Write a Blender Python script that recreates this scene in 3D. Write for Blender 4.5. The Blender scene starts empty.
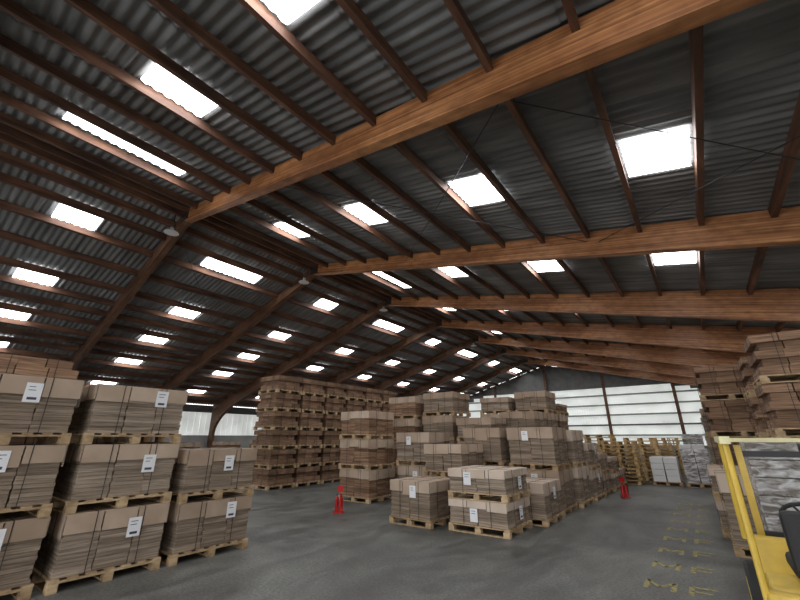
import bpy, bmesh, math, random
from mathutils import Vector, Matrix
random.seed(7)
scene=bpy.context.scene
coll=scene.collection

# ------------------------------------------------------------ materials
def new_mat(name):
    m=bpy.data.materials.new(name); m.use_nodes=True
    nt=m.node_tree; b=nt.nodes['Principled BSDF']
    return m,nt,b
def simple(name,col,rough=.6,metal=0,emit=None,es=0,noise=0,nscale=8):
    m,nt,b=new_mat(name)
    b.inputs['Base Color'].default_value=(*col,1); b.inputs['Roughness'].default_value=rough; b.inputs['Metallic'].default_value=metal
    if emit: b.inputs['Emission Color'].default_value=(*emit,1); b.inputs['Emission Strength'].default_value=es
    if noise:
        tc=nt.nodes.new('ShaderNodeTexCoord'); n=nt.nodes.new('ShaderNodeTexNoise'); n.inputs['Scale'].default_value=nscale; n.inputs['Detail'].default_value=5
        r=nt.nodes.new('ShaderNodeValToRGB'); r.color_ramp.elements[0].position=.3; r.color_ramp.elements[1].position=.7
        r.color_ramp.elements[0].color=(*[c*(1-noise) for c in col],1); r.color_ramp.elements[1].color=(*[min(1,c*(1+noise)) for c in col],1)
        nt.links.new(tc.outputs['Object'],n.inputs['Vector']); nt.links.new(n.outputs['Fac'],r.inputs[0]); nt.links.new(r.outputs[0],b.inputs['Base Color'])
    return m
def stretched(name,cols,scale,rough=.7,scale2=None,bump=0,detail=6,dist=0,spec=.5,vary=None,rot=0):
    m,nt,b=new_mat(name); b.inputs['Roughness'].default_value=rough; b.inputs['Specular IOR Level'].default_value=spec
    L=nt.links.new
    tc=nt.nodes.new('ShaderNodeTexCoord'); vec=tc.outputs['Object']
    if rot:
        mr=nt.nodes.new('ShaderNodeMapping'); mr.inputs['Rotation'].default_value=(0,rot,0); L(vec,mr.inputs[0]); vec=mr.outputs[0]
    mp=nt.nodes.new('ShaderNodeMapping'); mp.inputs['Scale'].default_value=scale
    n=nt.nodes.new('ShaderNodeTexNoise'); n.inputs['Scale'].default_value=1; n.inputs['Detail'].default_value=detail; n.inputs['Distortion'].default_value=dist
    r=nt.nodes.new('ShaderNodeValToRGB')
    el=r.color_ramp.elements; el[0].position=.28; el[0].color=(*cols[0],1); el[1].position=.72; el[1].color=(*cols[-1],1)
    for i,c in enumerate(cols[1:-1]):
        e=el.new(.28+.44*(i+1)/(len(cols)-1)); e.color=(*c,1)
    L(vec,mp.inputs[0]); L(mp.outputs[0],n.inputs['Vector']); L(n.outputs['Fac'],r.inputs[0])
    out=r.outputs[0]
    def mul(a,c):
        mx=nt.nodes.new('ShaderNodeMixRGB'); mx.blend_type='MULTIPLY'; mx.inputs[0].default_value=1; L(a,mx.inputs[1]); L(c,mx.inputs[2]); return mx.outputs[0]
    if scale2:
        mp2=nt.nodes.new('ShaderNodeMapping'); mp2.inputs['Scale'].default_value=scale2
        n2=nt.nodes.new('ShaderNodeTexNoise'); n2.inputs['Scale'].default_value=1; n2.inputs['Detail'].default_value=3
        r2=nt.nodes.new('ShaderNodeValToRGB'); r2.color_ramp.elements[0].position=.3; r2.color_ramp.elements[0].color=(.66,.61,.57,1); r2.color_ramp.elements[1].position=.6; r2.color_ramp.elements[1].color=(1,1,1,1)
        L(vec,mp2.inputs[0]); L(mp2.outputs[0],n2.inputs['Vector']); L(n2.outputs['Fac'],r2.inputs[0]); out=mul(out,r2.outputs[0])
    if vary:
        oi=nt.nodes.new('ShaderNodeObjectInfo'); ge=nt.nodes.new('ShaderNodeNewGeometry')
        for src,(lo,hi) in ((oi.outputs['Random'],vary[0]),(ge.outputs['Random Per Island'],vary[1])):
            rr=nt.nodes.new('ShaderNodeValToRGB'); rr.color_ramp.elements[0].color=(lo*.97,lo*.93,lo*.88,1); rr.color_ramp.elements[1].color=(hi,hi,hi,1)
            L(src,rr.inputs[0]); out=mul(out,rr.outputs[0])
    L(out,b.inputs['Base Color'])
    if bump:
        bp=nt.nodes.new('ShaderNodeBump'); bp.inputs['Strength'].default_value=bump; bp.inputs['Distance'].default_value=.02
        L(n.outputs['Fac'],bp.inputs['Height']); L(bp.outputs[0],b.inputs['Normal'])
    return m
SL=math.atan(.203)
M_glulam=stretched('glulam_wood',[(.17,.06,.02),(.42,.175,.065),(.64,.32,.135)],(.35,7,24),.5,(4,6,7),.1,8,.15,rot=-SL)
M_glulam_shade=stretched('glulam_wood_shaded',[(.06,.026,.014),(.14,.065,.032),(.23,.115,.06)],(.4,6,20),.6,(3,3,3),.1,rot=math.atan(.292))  # darker copy of the glulam, left-side shade put into the colour
M_purlin=stretched('purlin_wood',[(.045,.02,.012),(.125,.057,.032),(.25,.12,.065)],(6,.8,6),.7,(2,1.5,2),dist=.4)
M_roof=stretched('fibre_cement_sheet',[(.15,.154,.158),(.225,.23,.232),(.32,.325,.325)],(.6,5,1),.9,(.35,.35,.35),spec=.15)
M_cbA=stretched('cardboard_edges',[(.20,.152,.113),(.34,.268,.205),(.47,.385,.302)],(2.5,2.5,60),.85,None,.1,4,vary=((.82,1.08),(.66,1.08)))
M_cbB=stretched('cardboard_edges_brown',[(.14,.078,.047),(.28,.168,.102),(.43,.275,.175)],(2.5,2.5,50),.85,None,.1,4,vary=((.68,1.12),(.6,1.1)))
M_cap=stretched('kraft_paper',[(.42,.32,.24),(.51,.40,.31),(.60,.48,.375)],(2,2,2),.8,vary=((.78,1.05),(.88,1.05)))
M_cap2=stretched('kraft_paper_pale',[(.52,.42,.34),(.62,.51,.42),(.70,.59,.49)],(2,2,2),.8,vary=((.88,1.05),(.9,1.05)))
M_wood=stretched('pallet_wood',[(.30,.20,.11),(.50,.36,.21),(.66,.50,.31)],(8,8,14),.8,vary=((.85,1.05),(.75,1.1)))
M_wood2=stretched('pallet_wood_yellow',[(.42,.28,.12),(.62,.43,.2),(.78,.58,.3)],(8,8,14),.8,vary=((.85,1.05),(.7,1.1)))
M_strap=simple('strap_plastic',(.035,.03,.028),.5)
M_label=simple('label_paper',(.85,.86,.88),.6)
M_ink=simple('label_ink',(.05,.06,.09),.6)
M_yel=simple('yellow_paint',(.70,.48,.07),.4,noise=.15,nscale=6)
M_cream=simple('cream_paint',(.80,.74,.42),.45,noise=.08,nscale=6)
M_blk=simple('black_rubber',(.018,.018,.02),.6)
M_steel=simple('dark_steel',(.05,.05,.055),.5,.6)
M_red=simple('red_paint',(.62,.02,.02),.35)
M_grey=simple('grey_paint',(.3,.31,.32),.5)
M_white=simple('white_enamel',(.75,.75,.74),.4)
M_sky=simple('glowing_rooflight',(.85,.87,.9),.6,emit=(.97,.98,1),es=10.0)  # emission stands in for daylight through the sheet
def film_mat():
    m,nt,b=new_mat('stretch_film'); b.inputs['Roughness'].default_value=.16
    tc=nt.nodes.new('ShaderNodeTexCoord'); mp=nt.nodes.new('ShaderNodeMapping'); mp.inputs['Scale'].default_value=(3,3,9); mp.inputs['Rotation'].default_value=(.3,.25,0)
    n=nt.nodes.new('ShaderNodeTexNoise'); n.inputs['Scale'].default_value=1.8; n.inputs['Detail'].default_value=6; n.inputs['Distortion'].default_value=.8
    r=nt.nodes.new('ShaderNodeValToRGB'); r.color_ramp.elements[0].position=.38; r.color_ramp.elements[0].color=(.20,.175,.15,1); r.color_ramp.elements[1].position=.66; r.color_ramp.elements[1].color=(.72,.72,.73,1)
    bp=nt.nodes.new('ShaderNodeBump'); bp.inputs['Strength'].default_value=.8; bp.inputs['Distance'].default_value=.03
    L=nt.links.new; L(tc.outputs['Object'],mp.inputs[0]); L(mp.outputs[0],n.inputs['Vector']); L(n.outputs['Fac'],r.inputs[0]); L(r.outputs[0],b.inputs['Base Color']); L(n.outputs['Fac'],bp.inputs['Height']); L(bp.outputs[0],b.inputs['Normal'])
    return m
M_film=film_mat()
def floor_mat():
    m,nt,b=new_mat('asphalt_floor')
    L=nt.links.new
    tc=nt.nodes.new('ShaderNodeTexCoord')
    def ramp(fac,p0,c0,p1,c1):
        r=nt.nodes.new('ShaderNodeValToRGB'); r.color_ramp.elements[0].position=p0; r.color_ramp.elements[0].color=(*c0,1); r.color_ramp.elements[1].position=p1; r.color_ramp.elements[1].color=(*c1,1); L(fac,r.inputs[0]); return r.outputs[0]
    def noise(sc,d,rg,dist=0,scale=(1,1,1)):
        mp=nt.nodes.new('ShaderNodeMapping'); mp.inputs['Scale'].default_value=scale; L(tc.outputs['Object'],mp.inputs[0])
        n=nt.nodes.new('ShaderNodeTexNoise'); n.inputs['Scale'].default_value=sc; n.inputs['Detail'].default_value=d; n.inputs['Roughness'].default_value=rg; n.inputs['Distortion'].default_value=dist; L(mp.outputs[0],n.inputs['Vector']); return n.outputs['Fac']
    def mul(a,c):
        mx=nt.nodes.new('ShaderNodeMixRGB'); mx.blend_type='MULTIPLY'; mx.inputs[0].default_value=1; L(a,mx.inputs[1]); L(c,mx.inputs[2]); return mx.outputs[0]
    big=noise(.3,9,.7,.8); mid=noise(1.4,7,.7,1.2,(1.6,.6,1)); fine=noise(28,5,.75)
    c=ramp(big,.38,(.092,.094,.088),.62,(.205,.206,.19))
    c=mul(c,ramp(mid,.35,(.6,.6,.6),.65,(1.18,1.18,1.15)))
    c=mul(c,ramp(fine,.32,(.45,.45,.45),.68,(1.3,1.3,1.3)))
    L(c,b.inputs['Base Color'])
    L(ramp(mid,.3,(.36,)*3,.7,(.66,)*3),b.inputs['Roughness'])
    bp=nt.nodes.new('ShaderNodeBump'); bp.inputs['Strength'].default_value=.25; bp.inputs['Distance'].default_value=.01; L(fine,bp.inputs['Height']); L(bp.outputs[0],b.inputs['Normal'])
    return m
M_floor=floor_mat()
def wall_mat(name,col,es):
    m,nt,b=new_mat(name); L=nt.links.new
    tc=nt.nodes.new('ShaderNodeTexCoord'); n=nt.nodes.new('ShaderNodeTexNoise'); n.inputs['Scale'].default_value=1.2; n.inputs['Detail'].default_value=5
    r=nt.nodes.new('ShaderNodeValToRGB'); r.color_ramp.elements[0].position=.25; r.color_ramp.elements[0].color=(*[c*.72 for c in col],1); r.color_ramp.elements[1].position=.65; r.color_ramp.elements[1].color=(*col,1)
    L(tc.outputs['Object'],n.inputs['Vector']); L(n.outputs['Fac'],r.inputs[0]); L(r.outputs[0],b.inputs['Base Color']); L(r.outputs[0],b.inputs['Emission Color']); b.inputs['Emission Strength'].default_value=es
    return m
M_wpanel=wall_mat('glowing_wall_sheet',(.90,.93,.90),.38)  # weak emission imitates daylight behind the wall sheets
M_wdark=simple('dark_cladding',(.15,.15,.145),.7,noise=.2,nscale=2)
M_wmid=simple('grey_cladding',(.36,.37,.36),.7,noise=.15,nscale=1)

# ------------------------------------------------------------ mesh helper
class MB:
    def __init__(s): s.v=[];s.f=[];s.m=[];s.mats=[]
    def mi(s,mat):
        if mat not in s.mats: s.mats.append(mat)
        return s.mats.index(mat)
    def box(s,x0,x1,y0,y1,z0,z1,mat):
        P=[(x,y,z) for z in (z0,z1) for y in (y0,y1) for x in (x0,x1)]
        b=len(s.v); s.v+=P
        s.f+=[tuple(b+i for i in q) for q in ((0,2,3,1),(4,5,7,6),(0,1,5,4),(2,6,7,3),(0,4,6,2),(1,3,7,5))]
        s.m+=[s.mi(mat)]*6
    def tube(s,p,q,r,mat,n=10,r2=None,cap=True):
        p=Vector(p);q=Vector(q);d=(q-p).normalized();a=d.orthogonal().normalized();c=d.cross(a);r2=r if r2 is None else r2
        b=len(s.v)
        for o,rr in ((p,r),(q,r2)):
            for i in range(n):
                t=2*math.pi*i/n; s.v.append(tuple(o+a*rr*math.cos(t)+c*rr*math.sin(t)))
        k=s.mi(mat)
        for i in range(n):
            j=(i+1)%n; s.f.append((b+i,b+j,b+n+j,b+n+i)); s.m.append(k)
        if cap:
            s.f.append(tuple(b+i for i in reversed(range(n)))); s.f.append(tuple(b+n+i for i in range(n))); s.m+=[k,k]
    def path(s,pts,r,mat,n=8):
        for a,b in zip(pts,pts[1:]): s.tube(a,b,r,mat,n)
    def lathe(s,c,prof,mat,n=20,axis='Z'):
        b=len(s.v);k=s.mi(mat)
        for (r,h) in prof:
            for i in range(n):
                t=2*math.pi*i/n; u,w=r*math.cos(t),r*math.sin(t)
                o=(u,w,h) if axis=='Z' else ((h,u,w) if axis=='X' else (u,h,w))
                s.v.append((c[0]+o[0],c[1]+o[1],c[2]+o[2]))
        for j in range(len(prof)-1):
            for i in range(n):
                i2=(i+1)%n; s.f.append((b+j*n+i,b+j*n+i2,b+(j+1)*n+i2,b+(j+1)*n+i)); s.m.append(k)
    def prism(s,poly,y0,y1,mat,axis='Y'):
        b=len(s.v);n=len(poly);k=s.mi(mat)
        for e in (y0,y1):
            for (u,w) in poly: s.v.append((u,e,w) if axis=='Y' else (e,u,w))
        for i in range(n):
            j=(i+1)%n; s.f.append((b+i,b+j,b+n+j,b+n+i)); s.m.append(k)
        s.f.append(tuple(b+i for i in range(n))); s.f.append(tuple(b+n+i for i in reversed(range(n)))); s.m+=[k,k]
    def make(s,name,loc=(0,0,0),bevel=0,smooth=False,parent=None,recalc=True):
        me=bpy.data.meshes.new(name); me.from_pydata([(x-loc[0],y-loc[1],z-loc[2]) for x,y,z in s.v],[],s.f)
        for m in s.mats: me.materials.append(m)
        me.polygons.foreach_set('material_index',s.m)
        if smooth: me.polygons.foreach_set('use_smooth',[True]*len(s.f))
        if recalc:
            bm=bmesh.new(); bm.from_mesh(me); bmesh.ops.recalc_face_normals(bm,faces=bm.faces); bm.to_mesh(me); bm.free()
        o=bpy.data.objects.new(name,me); coll.objects.link(o); o.location=loc
        if bevel:
            md=o.modifiers.new('bevel','BEVEL'); md.width=bevel; md.segments=2; md.limit_method='ANGLE'
        if parent: o.parent=parent; o.location=Vector(loc)-parent.location
        return o

# ------------------------------------------------------------ geometry constants
H=1.7
XR=-11.64; ZR=6.87+H; mR=.203; mL=.292
XE=6.2; XW=-27.6; Y0=-7.0; Y1=39.7
def roofz(x): return ZR-mR*(x-XR) if x>=XR else ZR-mL*(XR-x)

# floor
b=MB(); b.box(XW-.3,XE+.3,Y0-6,Y1+.3,-.2,0,M_floor); b.make('floor')

# corrugated roof
def roof():
    b=MB(); k=b.mi(M_roof); wl=.177; n=int((Y1-Y0)/wl*6)
    def sheet(xa,xb,rows):
        for r in range(rows):
            x0=xa+(xb-xa)*r/rows; x1=xa+(xb-xa)*(r+1)/rows
            x1e=x1+(xb-xa)/abs(xb-xa)*.12
            base=len(b.v)
            for i in range(n+1):
                y=Y0+(Y1-Y0)*i/n; c=.023*math.cos(2*math.pi*y/wl)
                b.v.append((x0,y,roofz(x0)+c+.035)); b.v.append((x1e if r<rows-1 else x1,y,(roofz(x1e) if r<rows-1 else roofz(x1))+c+.012))
            for i in range(n):
                a=base+2*i; b.f.append((a,a+1,a+3,a+2)); b.m.append(k)
    sheet(XR,XE,8); sheet(XR,XW,7)
    b.box(XR-.25,XR+.25,Y0,Y1,ZR+.04,ZR+.08,M_roof)
    return b.make('ceiling',smooth=True,recalc=False)
roof()

# rooflights (corrugated glowing sheets hung under the closed roof, in place of daylight)
def rooflight(cx,cy,wx,wy):
    b=MB(); k=b.mi(M_sky); wl=.177; n=int(wy/wl*4)
    for i in range(n+1):
        y=cy-wy/2+wy*i/n; c=.02*math.cos(2*math.pi*y/wl)
        for x in (cx-wx/2,cx+wx/2): b.v.append((x,y,roofz(x)+c-.03))
    for i in range(n):
        a=2*i; b.f.append((a,a+2,a+3,a+1)); b.m.append(k)
    b.make('skylight',loc=(cx,cy,roofz(cx)),smooth=True,recalc=False)
S=4.99
RX=(-9.24,-6.06,-2.88,.3,3.48); LX=(-13.6,-17.1,-19.8,-22.3,-25.2)
for kx in range(-1,8):
    for i,x in enumerate(RX):
        y=1.67+S*kx
        if kx==2: y-=.15
        if kx==0 and i==1: y+=.1
        if kx==0 and i==2: y-=.25
        if y>38.5: continue
        if i==0 and kx%2==0: rooflight(x,y+.3,.62,2.4)
        else: rooflight(x,y,.88,1.05)
    for i,x in enumerate(LX):
        y=2.17+S*kx
        if y>38.8: continue
        if i==0 and kx%2==1: rooflight(x,y,.7,2.3)
        else: rooflight(x,y,.88,1.05)

# purlins
b=MB()
PD=.2
def purl(x,w=.09):
    s=-mR if x>=XR else mL
    z=roofz(x)-.02
    b.prism([(x-w/2,z-s*w/2),(x+w/2,z+s*w/2),(x+w/2,z-PD+s*w/2),(x-w/2,z-PD-s*w/2)],Y0,Y1,M_purlin)
purl(XR+.18); purl(XR-.18)
x=.83
while x>XR+.3: purl(x); x-=1.06
x=.83+1.06
while x<XE: purl(x); x+=1.06
prev=None
for c in LX:
    for q in (c+.5,c-.5):
        if prev is not None and prev-q>1.3: purl((prev+q)/2)
        purl(q); prev=q
purl(-12.4); purl(-26.7)
b.make('roof_purlins')

# portal frames
def frame(y,w=.2,dr=.7,rot=0):
    b=MB()
    def top(x): return roofz(x)-.04
    def dep(x):
        if x>XR: t=(x-XR)/(2.6-XR); return .42+(dr-.42)*min(1.25,t**1.1)
        t=(XR-x)/(XR-XW); return .42+.42*min(1,t*1.15)
    for side in (1,-1):
        xe=XE-.15 if side==1 else XW+.15
        xs=[XR+(xe-XR)*i/24 for i in range(25)]
        poly=[(x,top(x)) for x in xs]
        poly+=[(xe,0)]
        cw=.45
        poly+=[(xe-side*cw,0),(xe-side*cw,top(xe)-1.9)]
        xin=xe-side*2.6
        for i in range(1,7):
            t=i/7; p0=Vector((xe-side*cw,top(xe)-1.9)); p1=Vector((xe-side*(cw+.05),top(xe)-dep(xe)-.1)); p2=Vector((xin,top(xin)-dep(xin)))
            p=p0*(1-t)**2+p1*2*t*(1-t)+p2*t*t; poly.append((p.x,p.y))
        inner=[x for x in xs if (x<xin if side==1 else x>xin)]
        poly+=[(x,top(x)-dep(x)) for x in reversed(inner)]
        b.prism(poly,y-w/2,y+w/2,M_glulam if side==1 else M_glulam_shade)
    b.box(XR-.22,XR+.22,y-w/2-.012,y+w/2+.012,top(XR)-.4,top(XR)-.1,M_steel)
    o=b.make('glulam_portal_frame',loc=(XR,y,ZR))
    o.rotation_euler.z=math.radians(rot)
for y,dr,rt in ((-5.9,.7,0),(-1.2,.7,0),(4.4,.62,-3.3),(9.65,.70,-1.2),(14.58,.95,0),(19.57,1.05,0),(24.56,1.1,0),(29.55,1.1,0),(34.54,1.1,0)): frame(y,dr=dr,rot=rt)

# bracing rods
b=MB()
def rod(xa,ya,xb,yb,dz=.3,r=.009):
    b.tube((xa,ya,roofz(xa)-dz),(xb,yb,roofz(xb)-dz),r,M_steel,6)
for (xa,xb) in ((-6.9,-1.2),(-1.2,4.4)):
    rod(xa,4.25,xb,9.45); rod(xb,4.0,xa,9.45,.33)
    rod(xa,24.6,xb,29.5); rod(xb,24.6,xa,29.5,.33)
for (xa,xb) in ((-12.5,-18.5),(-18.5,-24.5)):
    rod(xa,4.55,xb,9.6); rod(xb,4.55,xa,9.6,.33)
b.make('roof_bracing_rods')

# high bay lamps
for (x,y,z) in ((-11.9,4.1,7.7),(-11.8,9.2,7.7),(-11.7,14.2,7.8),(-11.7,24.2,7.8)):
    b=MB()
    b.lathe((x,y,z),[(.0,.16),(.05,.16),(.06,.06),(.19,.0),(.21,-.03),(.2,-.03),(.15,-.02),(.0,-.02)],M_white,20)
    b.tube((x,y,z+.14),(x,y,roofz(x)-.02),.015,M_steel,6)
    b.make('high_bay_lamp',smooth=True,loc=(x,y,z))

# walls
def gable(y):
    b=MB()
    zt=6.1
    b.box(XW,XE,y,y+.15,0,1.0,M_wmid)
    for side in (1,-1):
        xe=XE if side==1 else XW
        n=14
        for i in range(n):
            xa=XR+(xe-XR)*i/n; xb=XR+(xe-XR)*(i+1)/n
            za,zb=roofz(xa)-.0,roofz(xb)-.0
            lo=min(zt,zb-.5,za-.5)
            b.prism([(xa,lo),(xb,lo),(xb,zb),(xa,za)],y,y+.12,M_wdark)
            x0,x1=min(xa,xb),max(xa,xb); m=12
            for j in range(m):
                q0=x0+(x1-x0)*j/m; q1=x0+(x1-x0)*(j+1)/m; d=.03*(j%2)
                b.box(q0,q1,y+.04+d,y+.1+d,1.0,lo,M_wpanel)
    b.make('wall_back')
    b=MB()
    for z in (1.05,1.9,2.75,3.6,4.45,5.3,6.05): b.box(XW+.6,XE-.6,y-.12,y,z-.07,z+.07,M_wdark if z in(1.05,6.05,2.75) else M_wmid)
    for x in (-22,-17,-11.64,-6.5,-1.3,3): b.box(x-.12,x+.12,y-.25,y-.125,0,roofz(x)-.25,M_glulam_shade)
    b.make('trim_1')
gable(Y1)
# unseen front gable added to darken the left; large open doorway on the right
b=MB()
b.prism([(XW,0),(-13.5,0),(-13.5,roofz(-13.5)),(XW,roofz(XW))],Y0-.15,Y0,M_wdark)
b.prism([(-13.5,5.6),(XE,4.3),(XE,roofz(XE)),(XR,ZR),(-13.5,roofz(-13.5))],Y0-.15,Y0,M_wdark)
b.make('front_shade_wall')
def side(x,sgn,name,z0,z1,matlo):
    b=MB(); zt=roofz(x)-.02
    b.box(min(x,x+sgn*.12),max(x,x+sgn*.12),Y0,Y1,0,z0,matlo)
    b.box(min(x,x+sgn*.12),max(x,x+sgn*.12),Y0,Y1,z1,zt,M_wdark)
    n=int((Y1-Y0)/.2)
    for i in range(n):
        y=Y0+(Y1-Y0)*i/n; d=.03*(i%2)
        xa=x+sgn*(.03+d); xb=x+sgn*(.08+d)
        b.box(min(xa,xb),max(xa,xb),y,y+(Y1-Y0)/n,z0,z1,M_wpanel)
    b.make(name)
side(XW,-1,'wall_left',1.9,3.4,M_wmid); side(XE,1,'wall_right',1.6,3.6,M_wmid)

# ------------------------------------------------------------ pallets + cardboard
def pallet(b,x0,y0,w,d,z,mat=None):
    mat=mat or M_wood
    for i in range(3):
        yy=y0+(d-.1)*i/2
        b.box(x0,x0+w,yy,yy+.1,z,z+.02,mat)
        for j in range(3):
            xx=x0+(w-.12)*j/2; b.box(xx,xx+.12,yy,yy+.1,z+.02,z+.095,mat)
    for j in range(3):
        xx=x0+(w-.1)*j/2; b.box(xx,xx+.1,y0,y0+d,z+.095,z+.117,mat)
    for i in range(7):
        yy=y0+(d-.1)*i/6; b.box(x0,x0+w,yy,yy+.1,z+.117,z+.138,mat)
def load(b,x0,y0,w,d,z,h,rng,edge,cap,style,lab):
    z+=.14;h-=.145
    nx,ny=(2,3) if style=='sheet' else (3,3)
    lh=.045 if style=='sheet' else .13
    n=max(2,int(h/lh)); lh=h/n
    ins=.018
    lean=[rng.uniform(-.012,.012) for _ in range(9)]
    for i in range(n):
        if style=='sheet':
            jx,jy=rng.uniform(-.007,.007),rng.uniform(-.004,.004); e=ins
        else:
            e=ins+(.07 if i%2 else 0); jx,jy=rng.uniform(-.015,.015),rng.uniform(-.015,.015)
        for a in range(nx):
            for c in range(ny):
                g=.006; q=(i/n-.5)*lean[a*3+c]
                xa=x0+e+(w-2*e)*a/nx+g+jx; xb=x0+e+(w-2*e)*(a+1)/nx-g+jx
                ya=y0+e+(d-2*e)*c/ny+g+jy; yb=y0+e+(d-2*e)*(c+1)/ny-g+jy
                jj=rng.uniform(-.005,.005)+q
                b.box(xa+jj,xb+jj,ya+jj,yb+jj,z+i*lh,z+(i+1)*lh-.003,edge)
    zt=z+h
    if cap:
        b.box(x0,x0+w,y0,y0+d,zt-.006,zt+.004,cap)
        fh=min(.30,h*.36)
        for a in range(3):
            f=fh*rng.uniform(.8,1.08); ya=y0+d*a/3+.008; yb=y0+d*(a+1)/3-.008
            b.box(x0+w-.002,x0+w+.006,ya,yb,zt-f,zt,cap); b.box(x0-.006,x0+.002,ya,yb,zt-f,zt,cap)
            f=fh*rng.uniform(.8,1.08); xa=x0+w*a/3+.008; xb=x0+w*(a+1)/3-.008
            b.box(xa,xb,y0-.006,y0+.002,zt-f,zt,cap); b.box(xa,xb,y0+d-.002,y0+d+.006,zt-f,zt,cap)
    for t in (.27,.73):
        s=.005
        yy=y0+d*t; b.box(x0-.01,x0+w+.01,yy-s,yy+s,zt+.002,zt+.008,M_strap)
        for xx in (x0-.011,x0+w+.007): b.box(xx,xx+.004,yy-s,yy+s,z-.02,zt+.006,M_strap)
        xx=x0+w*t; b.box(xx-s,xx+s,y0-.01,y0+d+.01,zt+.003,zt+.009,M_strap)
        for yy in (y0-.011,y0+d+.007): b.box(xx-s,xx+s,yy,yy+.004,z-.02,zt+.006,M_strap)
    if lab:
        def lbl(face,t):
            zz=zt-rng.uniform(.02,.14)
            if face=='x':
                yc=y0+d*t; xx=x0+w+.012
                b.box(xx,xx+.002,yc-.08,yc+.08,zz-.23,zz,M_label)
                for k in range(2): b.box(xx+.002,xx+.003,yc-.05,yc+rng.uniform(0,.05),zz-.05-.04*k,zz-.042-.04*k,M_ink)
                b.box(xx+.002,xx+.003,yc-.045,yc+.045,zz-.2,zz-.17,M_ink)
            else:
                xc=x0+w*t; yy=y0-.012
                b.box(xc-.08,xc+.08,yy-.002,yy,zz-.23,zz,M_label)
                for k in range(2): b.box(xc-.05,xc+rng.uniform(0,.05),yy-.003,yy-.002,zz-.05-.04*k,zz-.042-.04*k,M_ink)
        if 'x' in lab: lbl('x',rng.uniform(.5,.7))
        if 'y' in lab: lbl('y',rng.uniform(.35,.65))
sd=[0]
def stack(x0,y0,tiers,w=1.2,d=1.2,edge=None,cap='d',style='sheet',lab='',name='cardboard_pallet_stack'):
    sd[0]+=1; rng=random.Random(sd[0]); b=MB(); z=0
    for t in tiers:
        jx,jy=rng.uniform(-.02,.02),rng.uniform(-.02,.02)
        pallet(b,x0+jx,y0+jy,w,d,z)
        c=M_cap if cap=='d' else cap
        load(b,x0+jx+.01,y0+jy+.01,w-.02,d-.02,z,t,rng,edge or M_cbA,c,style,lab)
        z+=t+.004
    o=b.make(name,loc=(x0+w/2,y0+d/2,0))
    return o
TR=dict(edge=M_cbB,cap=None,style='tray',name='carton_pallet_stack')
# left row
stack(-7.65,.42,[.82,.80,.80],lab='x',d=1.22,w=1.2)
stack(-7.65,1.76,[.82,.80,.78],lab='xy',d=1.22)
stack(-7.6,3.12,[.78,.75],lab='x',d=1.22)
stack(-9.1,-.6,[.8,.78,.8,.75],**TR)
stack(-9.15,.7,[.72,.72,.72,.72],**TR)
stack(-9.1,2.0,[.7,.7,.7])
stack(-9.1,3.3,[.6,.5])
# big block
for c in range(3):
    for r in range(6):
        if r<c: continue
        stack(-13.7-1.3*c,8.95+1.27*r,[.66]*6 if c<2 else [.66]*5,**TR)
# centre
stack(-8.98,8.88,[.84,.82,.80],edge=M_cbB)
stack(-7.45,9.75,[.95,.9],lab='y')
stack(-8.95,11.2,[.78,.76,.76,.76],edge=M_cbB)
stack(-7.6,11.4,[.8,.8,.78,.76])
stack(-6.25,11.3,[.8,.78,.7])
stack(-5.75,7.3,[.84],w=1.05,d=1.05,lab='y',cap=M_cap2)
stack(-4.4,7.45,[.56,.55],w=1.25,lab='xy',cap=M_cap2)
stack(-4.05,8.85,[.8],w=1.15,lab='x',cap=M_cap2)
stack(-5.85,8.75,[.8,.75],w=1.1,cap=M_cap2)
stack(-5.4,10.05,[1.0,.95],w=1.1)
stack(-4.15,10.2,[.95,1.0],w=1.2,lab='y')
stack(-4.0,11.6,[.95,.95],w=1.15,cap=M_cap2)
stack(-3.95,12.95,[.8,.75],w=1.15,cap=M_cap2,lab='x')
stack(-3.95,14.3,[.6,.6],w=1.15,edge=M_cbA)
stack(-3.9,15.65,[.55,.5],w=1.15,cap=M_cap2)
stack(-3.9,17.0,[.6],w=1.15)
stack(-5.3,12.6,[.85,.85,.8],w=1.15)
stack(-5.3,14.0,[.85,.85,.8,.75],w=1.15)
stack(-6.6,13.8,[.85,.85,.8,.6],w=1.15)
stack(-5.3,15.4,[.85,.85,.8,.4],w=1.15,edge=M_cbB)
stack(-6.7,15.3,[.85,.85,.8],w=1.15,edge=M_cbB)
# distant left stacks
for (x,y,t) in ((-18.5,9.5,[.7,.5]),(-20,11,[.7,.5]),(-22,12,[.6,.6]),(-24,13,[.8,.7]),(-19.5,13,[.7,.6]),(-22.5,14.5,[.8,.8]),(-21,9,[.8,.7]),(-23,9.5,[.8,.7]),(-19,20,[.8,.8,.8]),(-17.4,20,[.8,.8,.7]),(-22,20,[.8,.7]),(-15,20,[.8,.8,.8]),(-12,20,[.8,.8,.8]),(-9.5,20,[.8,.8,.7]),(-7.5,21,[.8,.8,.8])):
    stack(x,y,t,edge=M_cbB)
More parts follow.
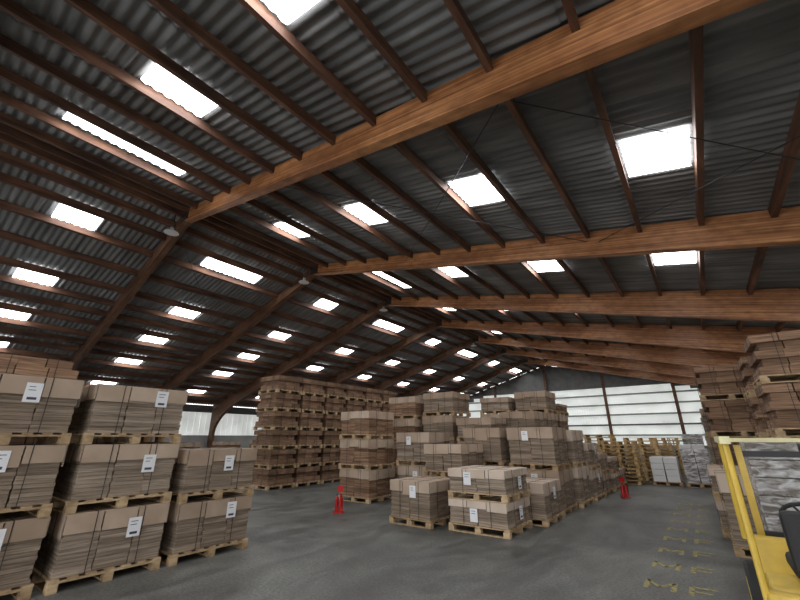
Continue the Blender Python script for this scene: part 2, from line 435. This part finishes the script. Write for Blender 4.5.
# right row
for (x,y,t,e,st) in ((.95,9.0,[.85,.85,.85,.85],M_cbB,'tray'),(2.25,9.0,[.85]*4,M_cbB,'tray'),(.85,10.4,[.85,.8,.8,.8],M_cbB,'tray'),(.1,12.0,[.85,.85,.82,.82],M_cbB,'tray'),(.1,13.4,[.85,.85,.82,.7],M_cbB,'tray'),(1.45,12.1,[.85]*4,M_cbB,'tray'),(0.0,14.8,[.85,.85,.8],M_cbA,'sheet'),(0,16.2,[.8,.8,.7],M_cbA,'sheet'),(.1,20,[.8,.8,.8],M_cbB,'sheet'),(.1,24,[.8,.8,.8],M_cbB,'sheet'),(.1,28,[.8,.8,.8],M_cbB,'sheet')):
    stack(x,y,t,edge=e,style=st,cap=None if st=='tray' else 'd',name='carton_pallet_stack' if st=='tray' else 'cardboard_pallet_stack')
stack(-.02,8.5,[1.15],w=.85,cap=M_cap2)
stack(-.1,9.9,[.6,.55],w=.85,cap=M_cap2)

# empty pallet stacks
def empties(x,y,n):
    b=MB(); rng=random.Random(x*7+n)
    for i in range(n): pallet(b,x+rng.uniform(-.03,.03),y+rng.uniform(-.03,.03),1.2,.9,i*.142,M_wood2)
    b.make('empty_pallet_stack',loc=(x,y,0))
empties(-3.5,18.5,11); empties(-2.9,20.2,12); empties(-2.5,22,10); empties(-4.6,20.5,13); empties(-2.3,24,12)

# wrapped pallets
def wrapped(x,y,w,d,h,name='wrapped_pallet',mat=None):
    b=MB(); pallet(b,x,y,w,d,0)
    n=int(h/.22); rng=random.Random(int(x*10+y))
    for i in range(n):
        z=.14+(h-.14)*i/n; z1=.14+(h-.14)*(i+1)/n; j=rng.uniform(0,.015)
        for a in range(2):
            for c in range(2):
                b.box(x+.03+j+(w-.06)*a/2,x+.03-j+(w-.06)*(a+1)/2-.01,y+.03+j+(d-.06)*c/2,y+.03-j+(d-.06)*(c+1)/2-.01,z,z1-.006,mat or M_film)
    return b.make(name,loc=(x,y,0),bevel=.012)
wrapped(.36,7.2,1.15,1.15,1.64)
wrapped(1.7,7.25,1.2,1.2,1.7)
wrapped(-1.95,18.6,.95,1.1,1.0,mat=M_white)
wrapped(-.9,18.6,.9,1.1,1.3)
wrapped(-1.1,22.5,1.0,1.1,1.4,mat=M_white)
wrapped(-1.2,30,1.1,1.1,1.9)

# fire extinguisher stands
def ext(x,y,s=1):
    b=MB()
    b.box(-.16,.16,-.14,.14,0,.025,M_red)
    b.tube((0,.09,.02),(0,.09,.75),.014,M_red)
    b.box(-.1,.1,.075,.1,.62,.8,M_red)
    for dx in (-.075,.075):
        b.lathe((dx,-.01,.03),[(0,0),(.06,0),(.065,.02),(.065,.38),(.045,.44),(.02,.47),(.02,.5),(0,.5)],M_red,14)
        b.box(dx-.012,dx+.012,-.06,.03,.53,.56,M_blk)
        b.path([(dx,-.03,.52),(dx+.04,-.08,.45),(dx+.05,-.08,.2)],.01,M_blk)
    o=b.make('fire_extinguisher_stand'); o.location=(x,y,0); o.scale=(s,s,s); o.rotation_euler.z=.5
ext(-7.5,7.5,.72); ext(-2.3,14.4,.7)

# floor markings (faded painted letters)
M_mark=simple('faded_yellow_paint',(.32,.28,.12),.8,noise=.45,nscale=18)
b=MB()
def stroke(x0,y0,x1,y1,w=.028):
    dx,dy=x1-x0,y1-y0; l=math.hypot(dx,dy); nx,ny=-dy/l*w,dx/l*w
    bb=len(b.v); b.v+=[(x0+nx,y0+ny,.003),(x0-nx,y0-ny,.003),(x1-nx,y1-ny,.003),(x1+nx,y1+ny,.003)]; b.f.append((bb,bb+1,bb+2,bb+3)); b.m.append(b.mi(M_mark))
y=6.2
while y<14:
    x=-.95
    for (a,c,d,e) in ((0,0,0,.34),(0,.34,.14,.1),(.14,.1,.28,.34),(.28,.34,.28,0)): stroke(x+a,y+c,x+d,y+e)
    x=-.5
    for (a,c,d,e) in ((0,0,0,.34),(0,.34,.25,.34),(0,.17,.2,.17)): stroke(x+a,y+c,x+d,y+e)
    y+=.95
b.make('floor_markings',recalc=False)

# forklift
def forklift(ox,oy,name='forklift',main=None):
    main=main or M_yel
    e=bpy.data.objects.new(name,None); coll.objects.link(e); e.location=(ox,oy,0)
    def P(x,y,z): return (ox+x,oy+y,z)
    b=MB(); b.prism([(oy+.1,.22),(oy+.0,.55),(oy+.12,.64),(oy+.55,.66),(oy+.62,.45),(oy+1.2,.42),(oy+1.3,.78),(oy+1.42,.78),(oy+1.55,.3),(oy+1.5,.22)],ox+.12,ox+1.0,main,'X'); b.make('chassis',bevel=.03,parent=e,loc=P(0,0,0))
    b=MB(); b.prism([(oy-.12,.28),(oy-.16,.52),(oy-.02,.64),(oy+.12,.64),(oy+.12,.24)],ox+.08,ox+1.03,main,'X'); b.make('counterweight',bevel=.04,parent=e,loc=P(0,0,0))
    b=MB()
    for (wy,r) in ((.2,.21),(1.4,.27)):
        for wx in (0.0,.92):
            b.lathe((ox+wx,oy+wy,r),[(.0,.0),(r*.5,.0),(r*.55,-.0),(r*.93,.0),(r,.03),(r,.15),(r*.93,.18),(r*.5,.18),(0,.18)],M_blk,24,'X')
            b.lathe((ox+wx-.004,oy+wy,r),[(.0,0),(r*.45,0),(r*.5,.01)],main,16,'X')
            b.lathe((ox+wx+.184,oy+wy,r),[(.0,0),(r*.45,0),(r*.5,-.01)],main,16,'X')
    b.make('wheels',parent=e,loc=P(0,0,0),smooth=False)
    b=MB()
    for wx in (.08,1.02):
        b.path([P(wx,.02,.55),P(wx,.12,1.66)],.024,main,8)
        b.path([P(wx,1.5,.72),P(wx,1.3,1.66)],.03,main,8)
        b.box(ox+wx-.035,ox+wx+.035,oy-.02,oy+2.6,1.65,1.71,M_cream)
    for i in range(6): b.box(ox+.1,ox+1.0,oy+1.3+.22*i,oy+1.35+.22*i,1.655,1.695,M_cream)
    b.make('overhead_guard',parent=e,loc=P(0,0,0))
    b=MB()
    b.box(ox+.3,ox+.8,oy+.35,oy+.82,.66,.78,M_blk); b.box(ox+.3,ox+.8,oy+.22,oy+.36,.72,1.15,M_blk)
    b.make('seat',bevel=.04,parent=e,loc=P(0,0,0))
    b=MB(); 
    c=Vector(P(.55,1.12,1.0)); n=16; ax=Vector((0,-.6,.8)).normalized(); u=Vector((1,0,0)); v=ax.cross(u)
    pts=[tuple(c+u*.17*math.cos(2*math.pi*i/n)+v*.17*math.sin(2*math.pi*i/n)) for i in range(n+1)]
    b.path(pts,.018,M_blk); b.tube(tuple(c),P(.55,1.3,.74),.03,M_blk)
    for i in (0,5,10): b.tube(tuple(c),pts[i],.01,M_blk)
    b.make('steering_wheel',parent=e,loc=P(0,0,0))
    b=MB()
    for wx in (.22,.82):
        b.box(ox+wx-.03,ox+wx+.03,oy+1.64,oy+1.74,.08,1.62,main)
        b.box(ox+wx-.06,ox+wx+.06,oy+1.86,oy+1.9,.05,.6,M_steel); b.box(ox+wx-.06,ox+wx+.06,oy+1.9,oy+2.8,.05,.09,M_steel)
    for z in (.15,.72,1.5): b.box(ox+.2,ox+.84,oy+1.66,oy+1.72,z,z+.06,M_steel)
    for z in (.2,.5): b.box(ox+.1,ox+.96,oy+1.78,oy+1.86,z,z+.08,M_steel)
    b.make('mast_and_forks',parent=e,loc=P(0,0,0))
    return e
forklift(.04,4.3)
forklift(-1.7,25.5,main=M_grey)

# ------------------------------------------------------------ camera
f=382.9; p=math.radians(19.823); ro=math.radians(-.087); ya=math.radians(36.883)
fw=Vector((-math.sin(ya)*math.cos(p),math.cos(ya)*math.cos(p),math.sin(p)))
r=Vector((math.cos(ya),math.sin(ya),0)); u=r.cross(fw)
r2=r*math.cos(ro)+u*math.sin(ro); u2=-r*math.sin(ro)+u*math.cos(ro)
cd=bpy.data.cameras.new('camera'); cam=bpy.data.objects.new('camera',cd); coll.objects.link(cam)
cd.sensor_width=36; cd.lens=f/800*36; cd.clip_end=300; cd.clip_start=.05
M=Matrix((r2,u2,-fw)).transposed().to_4x4(); M.translation=(0,0,H); cam.matrix_world=M
scene.camera=cam

# world
w=bpy.data.worlds.new('world'); scene.world=w; w.use_nodes=True
bg=w.node_tree.nodes['Background']; bg.inputs[0].default_value=(.96,.975,1,1); bg.inputs[1].default_value=3.2
scene.view_settings.view_transform='Standard'
scene.view_settings.exposure=.25
